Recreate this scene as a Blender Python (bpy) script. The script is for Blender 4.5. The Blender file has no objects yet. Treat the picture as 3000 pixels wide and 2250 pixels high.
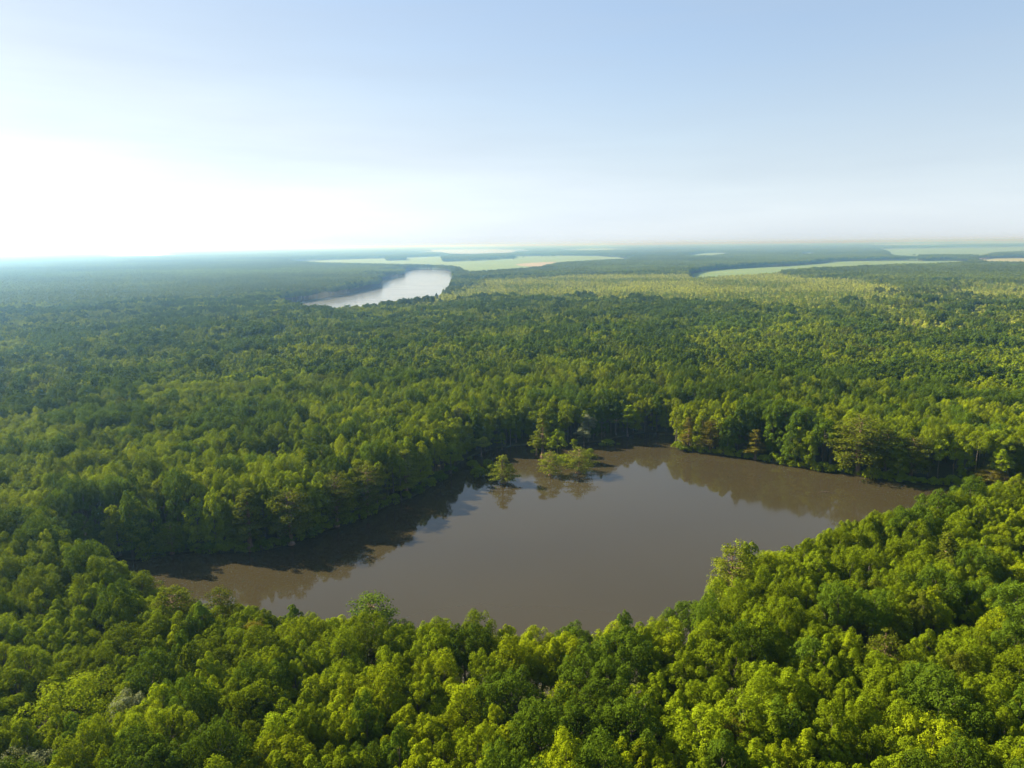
import bpy, bmesh, math, random
import numpy as np
from mathutils import Vector, Matrix
from mathutils.geometry import delaunay_2d_cdt

scene = bpy.context.scene
COL = scene.collection
RNG = np.random.default_rng(11)
random.seed(11)

# ------------------------------------------------------------------ camera
CAM_H = 80.0
FPX, CX, CY = 2126.0, 1500.0, 1125.0          # focal length and centre of the 3000 x 2250 frame
PITCH, ROLL = 10.88, -0.60
cam_d = bpy.data.cameras.new('camera')
cam_d.sensor_width = 36.0
cam_d.lens = 36.0 * FPX / 3000.0
cam_d.clip_start = 0.5
cam_d.clip_end = 120000.0
cam = bpy.data.objects.new('camera', cam_d)
COL.objects.link(cam)
CAM_M = Matrix.Translation((0, 0, CAM_H)) @ Matrix.Rotation(math.radians(90 - PITCH), 4, 'X') @ Matrix.Rotation(math.radians(ROLL), 4, 'Z')
cam.matrix_world = CAM_M
scene.camera = cam

# ------------------------------------------------------------------ sky, sun, exposure
SUN_AZ, SUN_EL = -62.0, 31.0                  # degrees clockwise from the view axis, degrees above the horizon
world = bpy.data.worlds.new('World')
scene.world = world
world.use_nodes = True
wn = world.node_tree
wn.nodes.clear()
w_out = wn.nodes.new('ShaderNodeOutputWorld')
w_bg = wn.nodes.new('ShaderNodeBackground')
w_sky = wn.nodes.new('ShaderNodeTexSky')
w_sky.sky_type = 'NISHITA'
w_sky.sun_disc = False
w_sky.sun_elevation = math.radians(SUN_EL)
w_sky.sun_rotation = math.radians(SUN_AZ % 360)
w_sky.altitude = 0
w_sky.air_density = 1.0
w_sky.dust_density = 0.35
w_sky.ozone_density = 1.6
w_bg.inputs['Strength'].default_value = 0.05
# low summer haze: the sky pales towards the horizon, all the way round
w_tc = wn.nodes.new('ShaderNodeTexCoord')
w_sep = wn.nodes.new('ShaderNodeSeparateXYZ')
wn.links.new(w_tc.outputs['Generated'], w_sep.inputs[0])
w_mr = wn.nodes.new('ShaderNodeMapRange')
w_mr.interpolation_type = 'SMOOTHSTEP'
w_mr.inputs['From Min'].default_value = -.05
w_mr.inputs['From Max'].default_value = .30
w_mr.inputs['To Min'].default_value = .95
w_mr.inputs['To Max'].default_value = 0.0
wn.links.new(w_sep.outputs['Z'], w_mr.inputs['Value'])
w_bw = wn.nodes.new('ShaderNodeRGBToBW')
wn.links.new(w_sky.outputs[0], w_bw.inputs[0])
w_gr = wn.nodes.new('ShaderNodeVectorMath'); w_gr.operation = 'SCALE'
w_gr.inputs[0].default_value = (.90, .985, 1.06)
wn.links.new(w_bw.outputs[0], w_gr.inputs['Scale'])
w_mx = wn.nodes.new('ShaderNodeMix'); w_mx.data_type = 'RGBA'
w_au = wn.nodes.new('ShaderNodeMapRange')          # the glow round the sun is white
w_au.inputs['From Min'].default_value = 3.0
w_au.inputs['From Max'].default_value = 6.0
w_au.inputs['To Max'].default_value = .85
wn.links.new(w_bw.outputs[0], w_au.inputs['Value'])
w_fm = wn.nodes.new('ShaderNodeMath'); w_fm.operation = 'MAXIMUM'
wn.links.new(w_mr.outputs[0], w_fm.inputs[0]); wn.links.new(w_au.outputs[0], w_fm.inputs[1])
wn.links.new(w_fm.outputs[0], w_mx.inputs[0])
wn.links.new(w_sky.outputs[0], w_mx.inputs[6])
wn.links.new(w_gr.outputs[0], w_mx.inputs[7])
# a thin, even high veil over the whole sky
w_ve = wn.nodes.new('ShaderNodeMix'); w_ve.data_type = 'RGBA'
w_mp = wn.nodes.new('ShaderNodeMapping'); w_mp.inputs['Scale'].default_value = (1.6, 1.6, 13); w_mp.inputs['Rotation'].default_value = (0, .05, .4)
wn.links.new(w_tc.outputs['Generated'], w_mp.inputs[0])
w_nz = wn.nodes.new('ShaderNodeTexNoise'); w_nz.inputs['Scale'].default_value = 1.5; w_nz.inputs['Detail'].default_value = 5; w_nz.inputs['Roughness'].default_value = .55
wn.links.new(w_mp.outputs[0], w_nz.inputs['Vector'])
w_nr = wn.nodes.new('ShaderNodeMapRange'); w_nr.inputs['From Min'].default_value = .35; w_nr.inputs['From Max'].default_value = .7
w_nr.inputs['To Min'].default_value = .38; w_nr.inputs['To Max'].default_value = .54
wn.links.new(w_nz.outputs['Fac'], w_nr.inputs['Value'])
wn.links.new(w_nr.outputs[0], w_ve.inputs[0])
w_ve.inputs[7].default_value = (2.75, 3.3, 3.95, 1)
wn.links.new(w_mx.outputs[2], w_ve.inputs[6])
wn.links.new(w_ve.outputs[2], w_bg.inputs['Color'])
wn.links.new(w_bg.outputs[0], w_out.inputs['Surface'])

sun_d = bpy.data.lights.new('sun', 'SUN')
sun_d.energy = 5.0
sun_d.angle = math.radians(0.5)
sun_d.color = (1.0, 0.87, 0.62)
sun = bpy.data.objects.new('sun', sun_d)
COL.objects.link(sun)
a, e = math.radians(SUN_AZ), math.radians(SUN_EL)
SUN_DIR = Vector((math.sin(a) * math.cos(e), math.cos(a) * math.cos(e), math.sin(e)))
sun.rotation_euler = SUN_DIR.to_track_quat('Z', 'Y').to_euler()
sun.location = (-150, 80, 200)

vs = scene.view_settings
vs.view_transform = 'Standard'
vs.look = 'None'
vs.exposure = 1.95
vs.gamma = 1.0
vs.use_curve_mapping = False
cy = scene.cycles
cy.max_bounces = 6
cy.diffuse_bounces = 3
cy.glossy_bounces = 2
cy.transmission_bounces = 3
cy.transparent_max_bounces = 4
cy.volume_bounces = 1
cy.use_adaptive_sampling = False
cy.use_denoising = True
cy.denoiser = 'OPENIMAGEDENOISE'
cy.denoising_input_passes = 'RGB_ALBEDO_NORMAL'
cy.sample_clamp_indirect = 6.0


# ------------------------------------------------------------------ from the frame to the ground
M3 = np.array(CAM_M.to_3x3())

def ray(u, v):
    d = M3 @ np.array([(u - CX) / FPX, -(v - CY) / FPX, -1.0])
    return d / np.linalg.norm(d)

def at(u, v, z=0.0):
    """the point of height z that shows at u, v"""
    d = ray(u, v)
    t = (z - CAM_H) / d[2]
    return np.array([d[0] * t, d[1] * t, z])

def project(p):
    p = np.atleast_2d(p) - np.array([0, 0, CAM_H])
    c = p @ M3
    return np.stack([CX + FPX * c[:, 0] / -c[:, 2], CY - FPX * c[:, 1] / -c[:, 2]], 1)

def height_at(pos, u, v):
    d = ray(u, v)
    return CAM_H + d[2] / math.hypot(d[0], d[1]) * math.hypot(pos[0], pos[1])

def chaikin(pts, n=2):
    p = np.array(pts, float)[:, :2]
    for _ in range(n):
        q = np.roll(p, -1, 0)
        p = np.stack([.75 * p + .25 * q, .25 * p + .75 * q], 1).reshape(-1, 2)
    return p

def inside(pts, poly):
    x, y = pts[:, 0], pts[:, 1]
    r = np.zeros(len(pts), bool)
    lo, hi = poly.min(0), poly.max(0)
    c = np.where((x >= lo[0]) & (x <= hi[0]) & (y >= lo[1]) & (y <= hi[1]))[0]
    if not len(c):
        return r
    x, y = x[c], y[c]
    f = np.zeros(len(c), bool)
    for (x0, y0), (x1, y1) in zip(poly, np.roll(poly, -1, 0)):
        if y0 == y1:
            continue
        k = (y0 > y) != (y1 > y)
        f ^= k & (x < (x1 - x0) * (y - y0) / (y1 - y0) + x0)
    r[c] = f
    return r

def edge_dist(pts, poly):
    d = np.full(len(pts), 1e9)
    for p0, p1 in zip(poly, np.roll(poly, -1, 0)):
        e_ = p1 - p0
        t = np.clip(((pts - p0) @ e_) / max(e_ @ e_, 1e-9), 0, 1)
        d = np.minimum(d, np.linalg.norm(pts - (p0 + t[:, None] * e_), axis=1))
    return d

_LAT = np.random.default_rng(5).random((256, 256))
def vnoise(p, scale, oct_=3, off=0.0):
    r, amp, tot = 0, 1.0, 0.0
    for o in range(oct_):
        q = p / scale * (2 ** o) + off + 17.3 * o
        i = np.floor(q).astype(int)
        f = q - i
        f = f * f * (3 - 2 * f)
        g = lambda dx, dy: _LAT[(i[:, 0] + dx) % 256, (i[:, 1] + dy) % 256]
        v = (g(0, 0) * (1 - f[:, 0]) + g(1, 0) * f[:, 0]) * (1 - f[:, 1]) + (g(0, 1) * (1 - f[:, 0]) + g(1, 1) * f[:, 0]) * f[:, 1]
        r = r + amp * v
        tot += amp
        amp *= .5
    return r / tot


# ------------------------------------------------------------------ materials
def new_mat(name):
    m = bpy.data.materials.new(name)
    m.use_nodes = True
    m.node_tree.nodes.clear()
    return m, m.node_tree.nodes, m.node_tree.links

def leaf_material(name, translucency=0.27, spread=0.55):
    m, N, L = new_mat(name)
    out = N.new('ShaderNodeOutputMaterial')
    tint = N.new('ShaderNodeAttribute'); tint.attribute_type = 'INSTANCER'; tint.attribute_name = 'tint'
    lv = N.new('ShaderNodeAttribute'); lv.attribute_type = 'GEOMETRY'; lv.attribute_name = 'lv'
    ma = N.new('ShaderNodeMath'); ma.operation = 'MULTIPLY_ADD'
    ma.inputs[1].default_value = spread; ma.inputs[2].default_value = 1 - spread / 2
    L.new(lv.outputs['Fac'], ma.inputs[0])
    sc = N.new('ShaderNodeVectorMath'); sc.operation = 'SCALE'
    L.new(tint.outputs['Color'], sc.inputs[0]); L.new(ma.outputs[0], sc.inputs['Scale'])
    df = N.new('ShaderNodeBsdfDiffuse'); L.new(sc.outputs[0], df.inputs['Color'])
    yl = N.new('ShaderNodeVectorMath'); yl.operation = 'MULTIPLY'; yl.inputs[1].default_value = (1.35, 1.25, 0.5)
    L.new(sc.outputs[0], yl.inputs[0])
    tr = N.new('ShaderNodeBsdfTranslucent'); L.new(yl.outputs[0], tr.inputs['Color'])
    mx = N.new('ShaderNodeMixShader'); mx.inputs[0].default_value = translucency
    L.new(df.outputs[0], mx.inputs[1]); L.new(tr.outputs[0], mx.inputs[2])
    L.new(mx.outputs[0], out.inputs['Surface'])
    return m

def rough_material(name, ramp, scale, detail=6, rough=.9, bump=0.0, stretch=(1, 1, 1), coords='Object'):
    m, N, L = new_mat(name)
    out = N.new('ShaderNodeOutputMaterial')
    tc = N.new('ShaderNodeTexCoord')
    mp = N.new('ShaderNodeMapping'); mp.inputs['Scale'].default_value = stretch
    L.new(tc.outputs[coords], mp.inputs[0])
    nz = N.new('ShaderNodeTexNoise'); nz.inputs['Scale'].default_value = scale; nz.inputs['Detail'].default_value = detail
    nz.inputs['Roughness'].default_value = .62
    L.new(mp.outputs[0], nz.inputs['Vector'])
    cr = N.new('ShaderNodeValToRGB')
    el = cr.color_ramp.elements
    el[0].position, el[0].color = ramp[0][0], (*ramp[0][1], 1)
    el[1].position, el[1].color = ramp[-1][0], (*ramp[-1][1], 1)
    for p, c in ramp[1:-1]:
        k = el.new(p); k.color = (*c, 1)
    L.new(nz.outputs['Fac'], cr.inputs[0])
    b = N.new('ShaderNodeBsdfPrincipled')
    b.inputs['Roughness'].default_value = rough
    b.inputs['Specular IOR Level'].default_value = .2
    L.new(cr.outputs[0], b.inputs['Base Color'])
    if bump:
        bp = N.new('ShaderNodeBump'); bp.inputs['Distance'].default_value = bump
        L.new(nz.outputs['Fac'], bp.inputs['Height']); L.new(bp.outputs[0], b.inputs['Normal'])
    L.new(b.outputs[0], out.inputs['Surface'])
    return m

def water_material(name, base, ripple, ripple_scale, rough):
    m, N, L = new_mat(name)
    out = N.new('ShaderNodeOutputMaterial')
    tc = N.new('ShaderNodeTexCoord')
    big = N.new('ShaderNodeTexNoise'); big.inputs['Scale'].default_value = .012; big.inputs['Detail'].default_value = 3
    L.new(tc.outputs['Object'], big.inputs['Vector'])
    cr = N.new('ShaderNodeValToRGB')
    cr.color_ramp.elements[0].position = .35; cr.color_ramp.elements[0].color = (*[c * .93 for c in base], 1)
    cr.color_ramp.elements[1].position = .65; cr.color_ramp.elements[1].color = (*[c * 1.07 for c in base], 1)
    L.new(big.outputs['Fac'], cr.inputs[0])
    nz = N.new('ShaderNodeTexNoise'); nz.inputs['Scale'].default_value = ripple_scale; nz.inputs['Detail'].default_value = 3
    L.new(tc.outputs['Object'], nz.inputs['Vector'])
    bp = N.new('ShaderNodeBump'); bp.inputs['Distance'].default_value = ripple; bp.inputs['Strength'].default_value = 1
    L.new(nz.outputs['Fac'], bp.inputs['Height'])
    b = N.new('ShaderNodeBsdfPrincipled')
    b.inputs['IOR'].default_value = 1.333
    wp = N.new('ShaderNodeTexNoise'); wp.inputs['Scale'].default_value = .03; wp.inputs['Detail'].default_value = 4
    mp = N.new('ShaderNodeMapping'); mp.inputs['Scale'].default_value = (.5, 2.2, 1); mp.inputs['Rotation'].default_value = (0, 0, .35)
    L.new(tc.outputs['Object'], mp.inputs[0]); L.new(mp.outputs[0], wp.inputs['Vector'])
    rr_ = N.new('ShaderNodeMapRange'); rr_.inputs['From Min'].default_value = .42; rr_.inputs['From Max'].default_value = .68
    rr_.inputs['To Min'].default_value = rough; rr_.inputs['To Max'].default_value = rough + .07
    L.new(wp.outputs['Fac'], rr_.inputs['Value']); L.new(rr_.outputs[0], b.inputs['Roughness'])
    L.new(cr.outputs[0], b.inputs['Base Color'])
    L.new(bp.outputs[0], b.inputs['Normal'])
    L.new(b.outputs[0], out.inputs['Surface'])
    return m

M_LEAF = leaf_material('leaves')
M_NEEDLE = leaf_material('cypress_needles', .30, .7)
M_BARK = rough_material('grey_bark', [(.3, (.06, .05, .04)), (.7, (.15, .13, .11))], 3.0, stretch=(1, 1, .25), bump=.03)
M_BARK_RED = rough_material('cypress_bark', [(.3, (.10, .06, .04)), (.7, (.24, .16, .11))], 3.0, stretch=(1, 1, .2), bump=.03)
M_FLOOR = rough_material('forest_floor', [(.3, (.030, .026, .016)), (.55, (.045, .045, .02)), (.75, (.05, .065, .022))], .15, bump=.1)
M_LAKE = water_material('turbid_lake_water', (.032, .0265, .0140), .0018, 1.6, .02)
M_RIVER = water_material('river_water', (.13, .13, .12), .010, .5, .14)


# ------------------------------------------------------------------ mesh helpers
def mesh_from(name, verts, faces_flat, sizes, mats, mat_idx=None, lv=None, smooth=False):
    me = bpy.data.meshes.new(name)
    me.vertices.add(len(verts)); me.vertices.foreach_set('co', np.asarray(verts, np.float32).ravel())
    faces_flat = np.asarray(faces_flat, np.int32); sizes = np.asarray(sizes, np.int32)
    me.loops.add(len(faces_flat)); me.loops.foreach_set('vertex_index', faces_flat)
    me.polygons.add(len(sizes))
    me.polygons.foreach_set('loop_start', np.concatenate([[0], np.cumsum(sizes)[:-1]]).astype(np.int32))
    if mat_idx is not None:
        me.polygons.foreach_set('material_index', np.asarray(mat_idx, np.int32))
    me.update(calc_edges=True)
    if lv is not None:
        at_ = me.attributes.new('lv', 'FLOAT', 'FACE'); at_.data.foreach_set('value', np.asarray(lv, np.float32))
    if smooth:
        me.polygons.foreach_set('use_smooth', np.ones(len(sizes), bool))
    for m in mats:
        me.materials.append(m)
    return me

def unit(v):
    return v / np.maximum(np.linalg.norm(v, axis=-1, keepdims=True), 1e-9)

def leaf_quads(rng, centres, radii, n_per, size, up=.25, jit=.6, shell=(.72, 1.05), lower=-.35, spire=0.0):
    """leaf-sized faces spread over clumps: returns verts (n*4, 3), lv (n)"""
    V, LV = [], []
    for c, r, n in zip(centres, radii, n_per):
        d = unit(rng.normal(size=(n * 2, 3)))
        d = d[d[:, 2] > lower][:n]
        n = len(d)
        rad = rng.uniform(*shell, n)[:, None]
        q = d * r * rad
        q[:, :2] *= (1 - spire * np.clip(d[:, 2:3], 0, 1) ** 2)
        p = c + q
        nn = unit(d + rng.normal(size=(n, 3)) * jit + np.array([0, 0, up]))
        t = unit(np.cross(nn, rng.normal(size=(n, 3))))
        s = np.cross(nn, t)
        L_ = (size * rng.uniform(.7, 1.35, n))[:, None]
        W_ = L_ * rng.uniform(.55, .85, n)[:, None]
        V.append(np.stack([p - t * L_ * .5, p + s * W_ * .5, p + t * L_ * .5, p - s * W_ * .5], 1).reshape(-1, 3))
        LV.append(np.clip(rng.normal(.5, .22, n) + rng.normal(0, .12), 0, 1))
    return np.concatenate(V), np.concatenate(LV)

def tube(path, rads, sides=6):
    path = np.asarray(path, float)
    n = len(path)
    tan = unit(np.gradient(path, axis=0))
    ref = np.array([0.3, 1.0, .1])
    a_ = unit(np.cross(tan, ref)); b_ = np.cross(tan, a_)
    th = np.linspace(0, 2 * np.pi, sides, endpoint=False)
    V = (path[:, None] + np.asarray(rads)[:, None, None] * (a_[:, None] * np.cos(th)[None, :, None] + b_[:, None] * np.sin(th)[None, :, None])).reshape(-1, 3)
    F = []
    for i in range(n - 1):
        for k in range(sides):
            k2 = (k + 1) % sides
            F.append((i * sides + k, i * sides + k2, (i + 1) * sides + k2, (i + 1) * sides + k))
    return V, F

def merge_tubes(tubes):
    V, F, o = [], [], 0
    for v, f in tubes:
        V.append(v); F += [tuple(i + o for i in q) for q in f]; o += len(v)
    return np.concatenate(V), np.array(F, np.int32)

class Proto:
    """a kind of tree: the crown and trunk as two meshes, and both joined in one"""
    def __init__(self, name, crown, trunk, leaf_mat, bark_mat):
        cv, lv = crown
        n = len(cv) // 4
        cf = np.arange(n * 4)
        self.crown = mesh_from(name + '_crown', cv, cf, np.full(n, 4), [leaf_mat], lv=lv)
        self.trunk = None
        tv, tf = trunk
        self.trunk = mesh_from(name + '_trunk', tv, tf.ravel(), np.full(len(tf), 4), [bark_mat], smooth=True)
        jv = np.concatenate([cv, tv])
        jf = np.concatenate([cf, (tf + len(cv)).ravel()])
        self.joined = mesh_from(name + '_whole', jv, jf, np.full(n + len(tf), 4), [leaf_mat, bark_mat],
                                mat_idx=np.concatenate([np.zeros(n), np.ones(len(tf))]), lv=np.concatenate([lv, np.full(len(tf), .5)]))
        self.top = cv[:, 2].max()
        self.wide = np.percentile(np.linalg.norm(cv[:, :2], axis=1), 97) * 2

def broadleaf(name, seed, H=16.0, R=3.2, base=.36, clumps=34, leaves=4200, size=.36, point=.5, flat=1.0, mat=None, bark=None, limbs=7, cl=.34, tr=1.0, sides=6, sep=.95, jit=.42):
    rng = np.random.default_rng(seed)
    z0, z1 = H * base, H
    cz, rz = z0 + (z1 - z0) * .45, (z1 - z0) * .55
    C, Rd = [], []
    tries = 0
    while len(C) < clumps and tries < 4000:
        tries += 1
        d = unit(rng.normal(size=3))
        if d[2] < -.75:
            continue
        k = rng.uniform(.60, .98)
        wob = 1 + .22 * math.sin(3 * math.atan2(d[1], d[0]) + seed) + .12 * math.sin(5 * math.atan2(d[1], d[0]) + 2 * seed)
        taper = 1 - point * max(d[2], 0) ** 2 * .55
        p = np.array([d[0] * R * k * wob * taper, d[1] * R * k * wob * taper, cz + d[2] * rz * k * flat])
        r = R * cl * rng.uniform(.7, 1.25)
        if all(np.linalg.norm((p - q) / np.array([1, 1, 1.25])) > sep * r for q in C):
            C.append(p); Rd.append(np.array([r, r, r * rng.uniform(1.0, 1.55)]))
    w = np.array([r[0] ** 2 for r in Rd]); w = (w / w.sum() * leaves).astype(int)
    crown = leaf_quads(rng, C, Rd, w, size, jit=jit, spire=.32)
    lean = rng.normal(0, .02 * H, 2)
    zs = np.linspace(0, z0 + (z1 - z0) * .7, 7)
    path = np.stack([lean[0] * (zs / H) ** 1.5 + .10 * np.sin(zs * .7 + seed), lean[1] * (zs / H) ** 1.5 + .1 * np.cos(zs * .6 + seed), zs], 1)
    path[0, 2] = -.8
    rads = tr * .018 * H * (1 - .8 * zs / zs[-1]); rads[0] *= 1.7
    T = [tube(path, rads, sides)]
    for i in rng.permutation(len(C))[:limbs]:
        c = C[i]
        f = np.clip((c[2] - 2.0) / zs[-1], .35, .85)
        k = f * (len(zs) - 1); k0 = int(k)
        s = path[k0] + (path[min(k0 + 1, len(zs) - 1)] - path[k0]) * (k - k0)
        mid = (s + c) / 2 + np.array([0, 0, -.25])
        T.append(tube([s, mid, c], [rads[k0] * .55, rads[k0] * .35, .03], 5))
    return Proto(name, crown, merge_tubes(T), mat or M_LEAF, bark or M_BARK)

def cypress(name, seed, H=18.0, R=3.4, base=.25, tiers=11, per=6, leaves=7500, size=.34, shape='cone', flare=2.6, tr=1.0, mat=None):
    """a bald cypress: swollen foot, a straight mast, flat sprays of foliage in tiers"""
    rng = np.random.default_rng(seed)
    zs = np.array([-.8, .0, .04, .09, .3, .6, .85, .98]) * np.array([1] + [H] * 7)
    r0 = .017 * H * tr
    rads = np.array([flare * 1.1, flare, flare * .72, 1.25, 1, .65, .3, .1]) * r0
    path = np.stack([.12 * np.sin(zs * .4 + seed), .12 * np.cos(zs * .37 + seed), zs], 1)
    T = [tube(path, rads, 9)]
    C, Rd = [], []
    for i in range(tiers):
        f = i / (tiers - 1)
        z = H * (base + (1 - base) * f)
        if shape == 'cone':
            rr = R * (1.0 - .86 * f ** 1.1) * (.75 + .25 * math.sin(math.pi * min(1, f * 3)))
        elif shape == 'dome':
            rr = R * math.sqrt(max(.06, 1 - (abs(f - .35) / .68) ** 2.2))
        else:
            rr = R * (.55 + .6 * f) * (1 if f < .9 else .75)
        n = max(2, int(per * (.6 + rr / R * .6)))
        a0 = rng.uniform(0, 6.3)
        for k in range(n):
            th = a0 + 2 * math.pi * k / n + rng.normal(0, .3)
            L_ = rr * rng.uniform(.65, 1.15)
            s = np.array([path[4, 0], path[4, 1], z - .05 * H * rng.uniform(.2, 1)])
            tip = np.array([math.cos(th) * L_, math.sin(th) * L_, z + rng.normal(0, .02 * H)])
            T.append(tube([s, (s + tip) / 2 + np.array([0, 0, .1]), tip], [.06 + .01 * L_, .05, .02], 4))
            m = max(1, int(round(L_ / (R * .36))))
            for q in range(m):
                g = (q + 1.0) / m
                c = s + (tip - s) * (.3 + .7 * g) + rng.normal(0, .05 * R, 3)
                r = R * rng.uniform(.2, .34)
                C.append(c); Rd.append(np.array([r, r, r * rng.uniform(.42, .7)]))
    C.append(np.array([0, 0, H * .985])); Rd.append(np.array([R * .16, R * .16, R * .22]))
    w = np.array([r[0] ** 2 for r in Rd]); w = np.maximum(6, (w / w.sum() * leaves)).astype(int)
    crown = leaf_quads(rng, C, Rd, w, size, up=.7, jit=.5, shell=(.35, 1.1), lower=-.6)
    return Proto(name, crown, merge_tubes(T), mat or M_NEEDLE, M_BARK_RED)

def shrub(name, seed, R=2.2, H=2.4, leaves=1500, size=.3):
    rng = np.random.default_rng(seed)
    C, Rd = [], []
    for k in range(16):
        d = unit(rng.normal(size=3)); d[2] = abs(d[2])
        C.append(np.array([d[0] * R * .72, d[1] * R * .72, .35 + d[2] * H * .62])); r = R * rng.uniform(.26, .44)
        Rd.append(np.array([r, r, r * .85]))
    crown = leaf_quads(rng, C, Rd, [leaves // 16] * 16, size)
    T = [tube([[0, 0, -.6], c * .5 + np.array([0, 0, .1]), c], [.07, .05, .02], 4) for c in C[:7]]
    return Proto(name, crown, merge_tubes(T), M_LEAF, M_BARK)

# kinds, near and far
BROAD = [broadleaf('broadleaf_%d' % i, 40 + i, H=[16, 15, 17, 16, 14.5, 16.5, 15.5, 17][i], R=[2.45, 2.8, 2.3, 2.6, 3.0, 2.2, 2.5, 3.2][i],
                   clumps=[44, 52, 40, 46, 56, 36, 46, 60][i], leaves=10500, size=.20, point=[.4, .2, .7, .3, .0, .7, .4, .0][i], base=.46, cl=.29) for i in range(8)]
OAK = [broadleaf('spreading_%d' % i, 70 + i, H=17, R=4.2, clumps=84, leaves=15000, size=.22, point=0, base=.52, flat=.85, cl=.21, limbs=10) for i in range(2)]
WILLOW = [broadleaf('willow_%d' % i, 80 + i, H=15, R=4.6, clumps=34, leaves=9000, size=.26, point=.1, base=.3, cl=.36, limbs=8) for i in range(2)]
TUPELO = [broadleaf('tupelo_%d' % i, 90 + i, H=16, R=[2.4, 2.9, 2.1, 2.6][i], clumps=26, leaves=2900, size=.36, point=.5, base=[.42, .36, .5, .3][i], cl=.36, tr=.75, limbs=8) for i in range(4)]
CYP_CONE = [cypress('cypress_cone_%d' % i, 100 + i, shape='cone') for i in range(2)]
CYP_DOME = [cypress('cypress_dome_%d' % i, 110 + i, shape='dome', R=4.2, H=17, leaves=10000, tiers=12, per=7) for i in range(3)]
CYP_FLAT = [cypress('cypress_flat_%d' % i, 120 + i, shape='flat', R=3.6, H=18, base=.45, tiers=7) for i in range(1)]
LAKE_CONE = cypress('lake_cypress_cone', 130, H=9, R=3.0, base=.16, tiers=9, per=6, leaves=3600, size=.27, flare=4.2, tr=1.5)
LAKE_DOME = [cypress('lake_cypress_dome_%d' % i, 131 + i, H=8.5, R=3.2, base=.2, tiers=8, per=6, shape='dome', leaves=4200, size=.27, flare=4.0, tr=1.5) for i in range(2)]
EDGE = [broadleaf('edge_%d' % i, 150 + i, H=[15, 14, 16, 13][i], R=[2.9, 3.2, 2.7, 3.0][i], clumps=64, leaves=7500, size=.30, point=.5, base=.04, cl=.28) for i in range(4)]
SHRUB = [shrub('shrub_%d' % i, 140 + i) for i in range(4)]
# mid distance: fewer, larger leaf faces
BROAD_MID = [broadleaf('broadleaf_mid_%d' % i, 160 + i, H=[16, 15, 17, 16, 14.5, 16.5][i], R=[2.7, 3.1, 2.5, 2.9, 3.3, 2.4][i],
                       clumps=30, leaves=1100, size=.66, point=[.4, .2, .7, .3, .0, .7][i], base=.44, cl=.28, limbs=0, sides=4) for i in range(6)]
OAK_MID = [broadleaf('spreading_mid_%d' % i, 170 + i, H=17, R=4.6, clumps=50, leaves=1900, size=.72, point=0, base=.48, flat=.85, cl=.22, limbs=0, sides=4) for i in range(2)]
YOUNG = [broadleaf('young_poplar_%d' % i, 180 + i, H=12, R=1.6, clumps=18, leaves=300, size=.85, point=1.2, base=.12, cl=.46, limbs=0, sides=4) for i in range(3)]
BARE = [broadleaf('bare_tree_%d' % i, 186 + i, H=13, R=2.6, clumps=20, leaves=160, size=.5, point=.3, base=.3, cl=.4, limbs=18, sides=5, tr=.8) for i in range(2)]


def far_tile(name, seed, tile, spacing, H, R, leaves, size, point, hvar=.16):
    """a square of woodland too far off to tell leaves apart: every crown still a cluster of faces"""
    rng = np.random.default_rng(seed)
    n = int(tile / spacing)
    V, LV = [], []
    for i in range(n):
        for j in range(n):
            x = (i + .5) * spacing - tile / 2 + rng.uniform(-.36, .36) * spacing
            y = (j + .5) * spacing - tile / 2 + rng.uniform(-.36, .36) * spacing
            h = H * (1 + rng.normal(0, hvar) * .6)
            r = R * rng.uniform(.75, 1.35)
            k = 7
            C = np.stack([rng.normal(0, .42 * r, k), rng.normal(0, .42 * r, k), h * (.58 + .34 * rng.random(k))], 1)
            C[:, :2] *= (1 - point * .6 * (C[:, 2:3] / h - .58) / .34)
            Rd = [np.array([r * .5, r * .5, r * .62])] * k
            v, l = leaf_quads(rng, C, Rd, [leaves // k] * k, size, lower=-.2)
            V.append(v + np.array([x, y, 0])); LV.append(np.clip(l * .5 + .25 + rng.normal(0, .2), 0, 1))
    v, l = np.concatenate(V), np.concatenate(LV)
    return mesh_from(name, v, np.arange(len(v)), np.full(len(v) // 4, 4), [M_LEAF], lv=l)

TILE = 84.0
WOOD_TILES = [far_tile('wood_tile_%d' % i, 200 + i, TILE, 5.25, 16, 3.1, 42, 1.6, .3) for i in range(4)]


# ------------------------------------------------------------------ the lay of the land
Zt = 12.2      # height of the canopy that hides a near shore
lake_far = [(250, 1618), (404, 1648), (526, 1614), (640, 1620), (775, 1612), (842, 1596), (978, 1544), (1068, 1515), (1127, 1483), (1200, 1459), (1272, 1418), (1320, 1385),
            (1350, 1345), (1453, 1311), (1562, 1300), (1742, 1298), (1833, 1275), (1925, 1262), (1985, 1278), (1975, 1303), (2000, 1320), (2100, 1331), (2199, 1342), (2307, 1362), (2398, 1378),
            (2490, 1386), (2556, 1399), (2633, 1412), (2791, 1423), (2900, 1431), (3000, 1426), (3080, 1416)]
lake_near = [(3080, 1366), (3000, 1387), (2875, 1413), (2753, 1441), (2617, 1482), (2508, 1502), (2359, 1550), (2237, 1611), (2135, 1660), (2075, 1700), (2055, 1765), (1980, 1801),
             (1763, 1827), (1627, 1834), (1492, 1834), (1166, 1807), (949, 1802), (841, 1780), (746, 1748), (624, 1735), (560, 1737), (497, 1721), (441, 1703), (411, 1676),
             (380, 1644), (344, 1626), (240, 1592)]
LAKE = chaikin([at(u, v, 0) for u, v in lake_far] + [at(u, v, Zt) for u, v in lake_near], 2)
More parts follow.
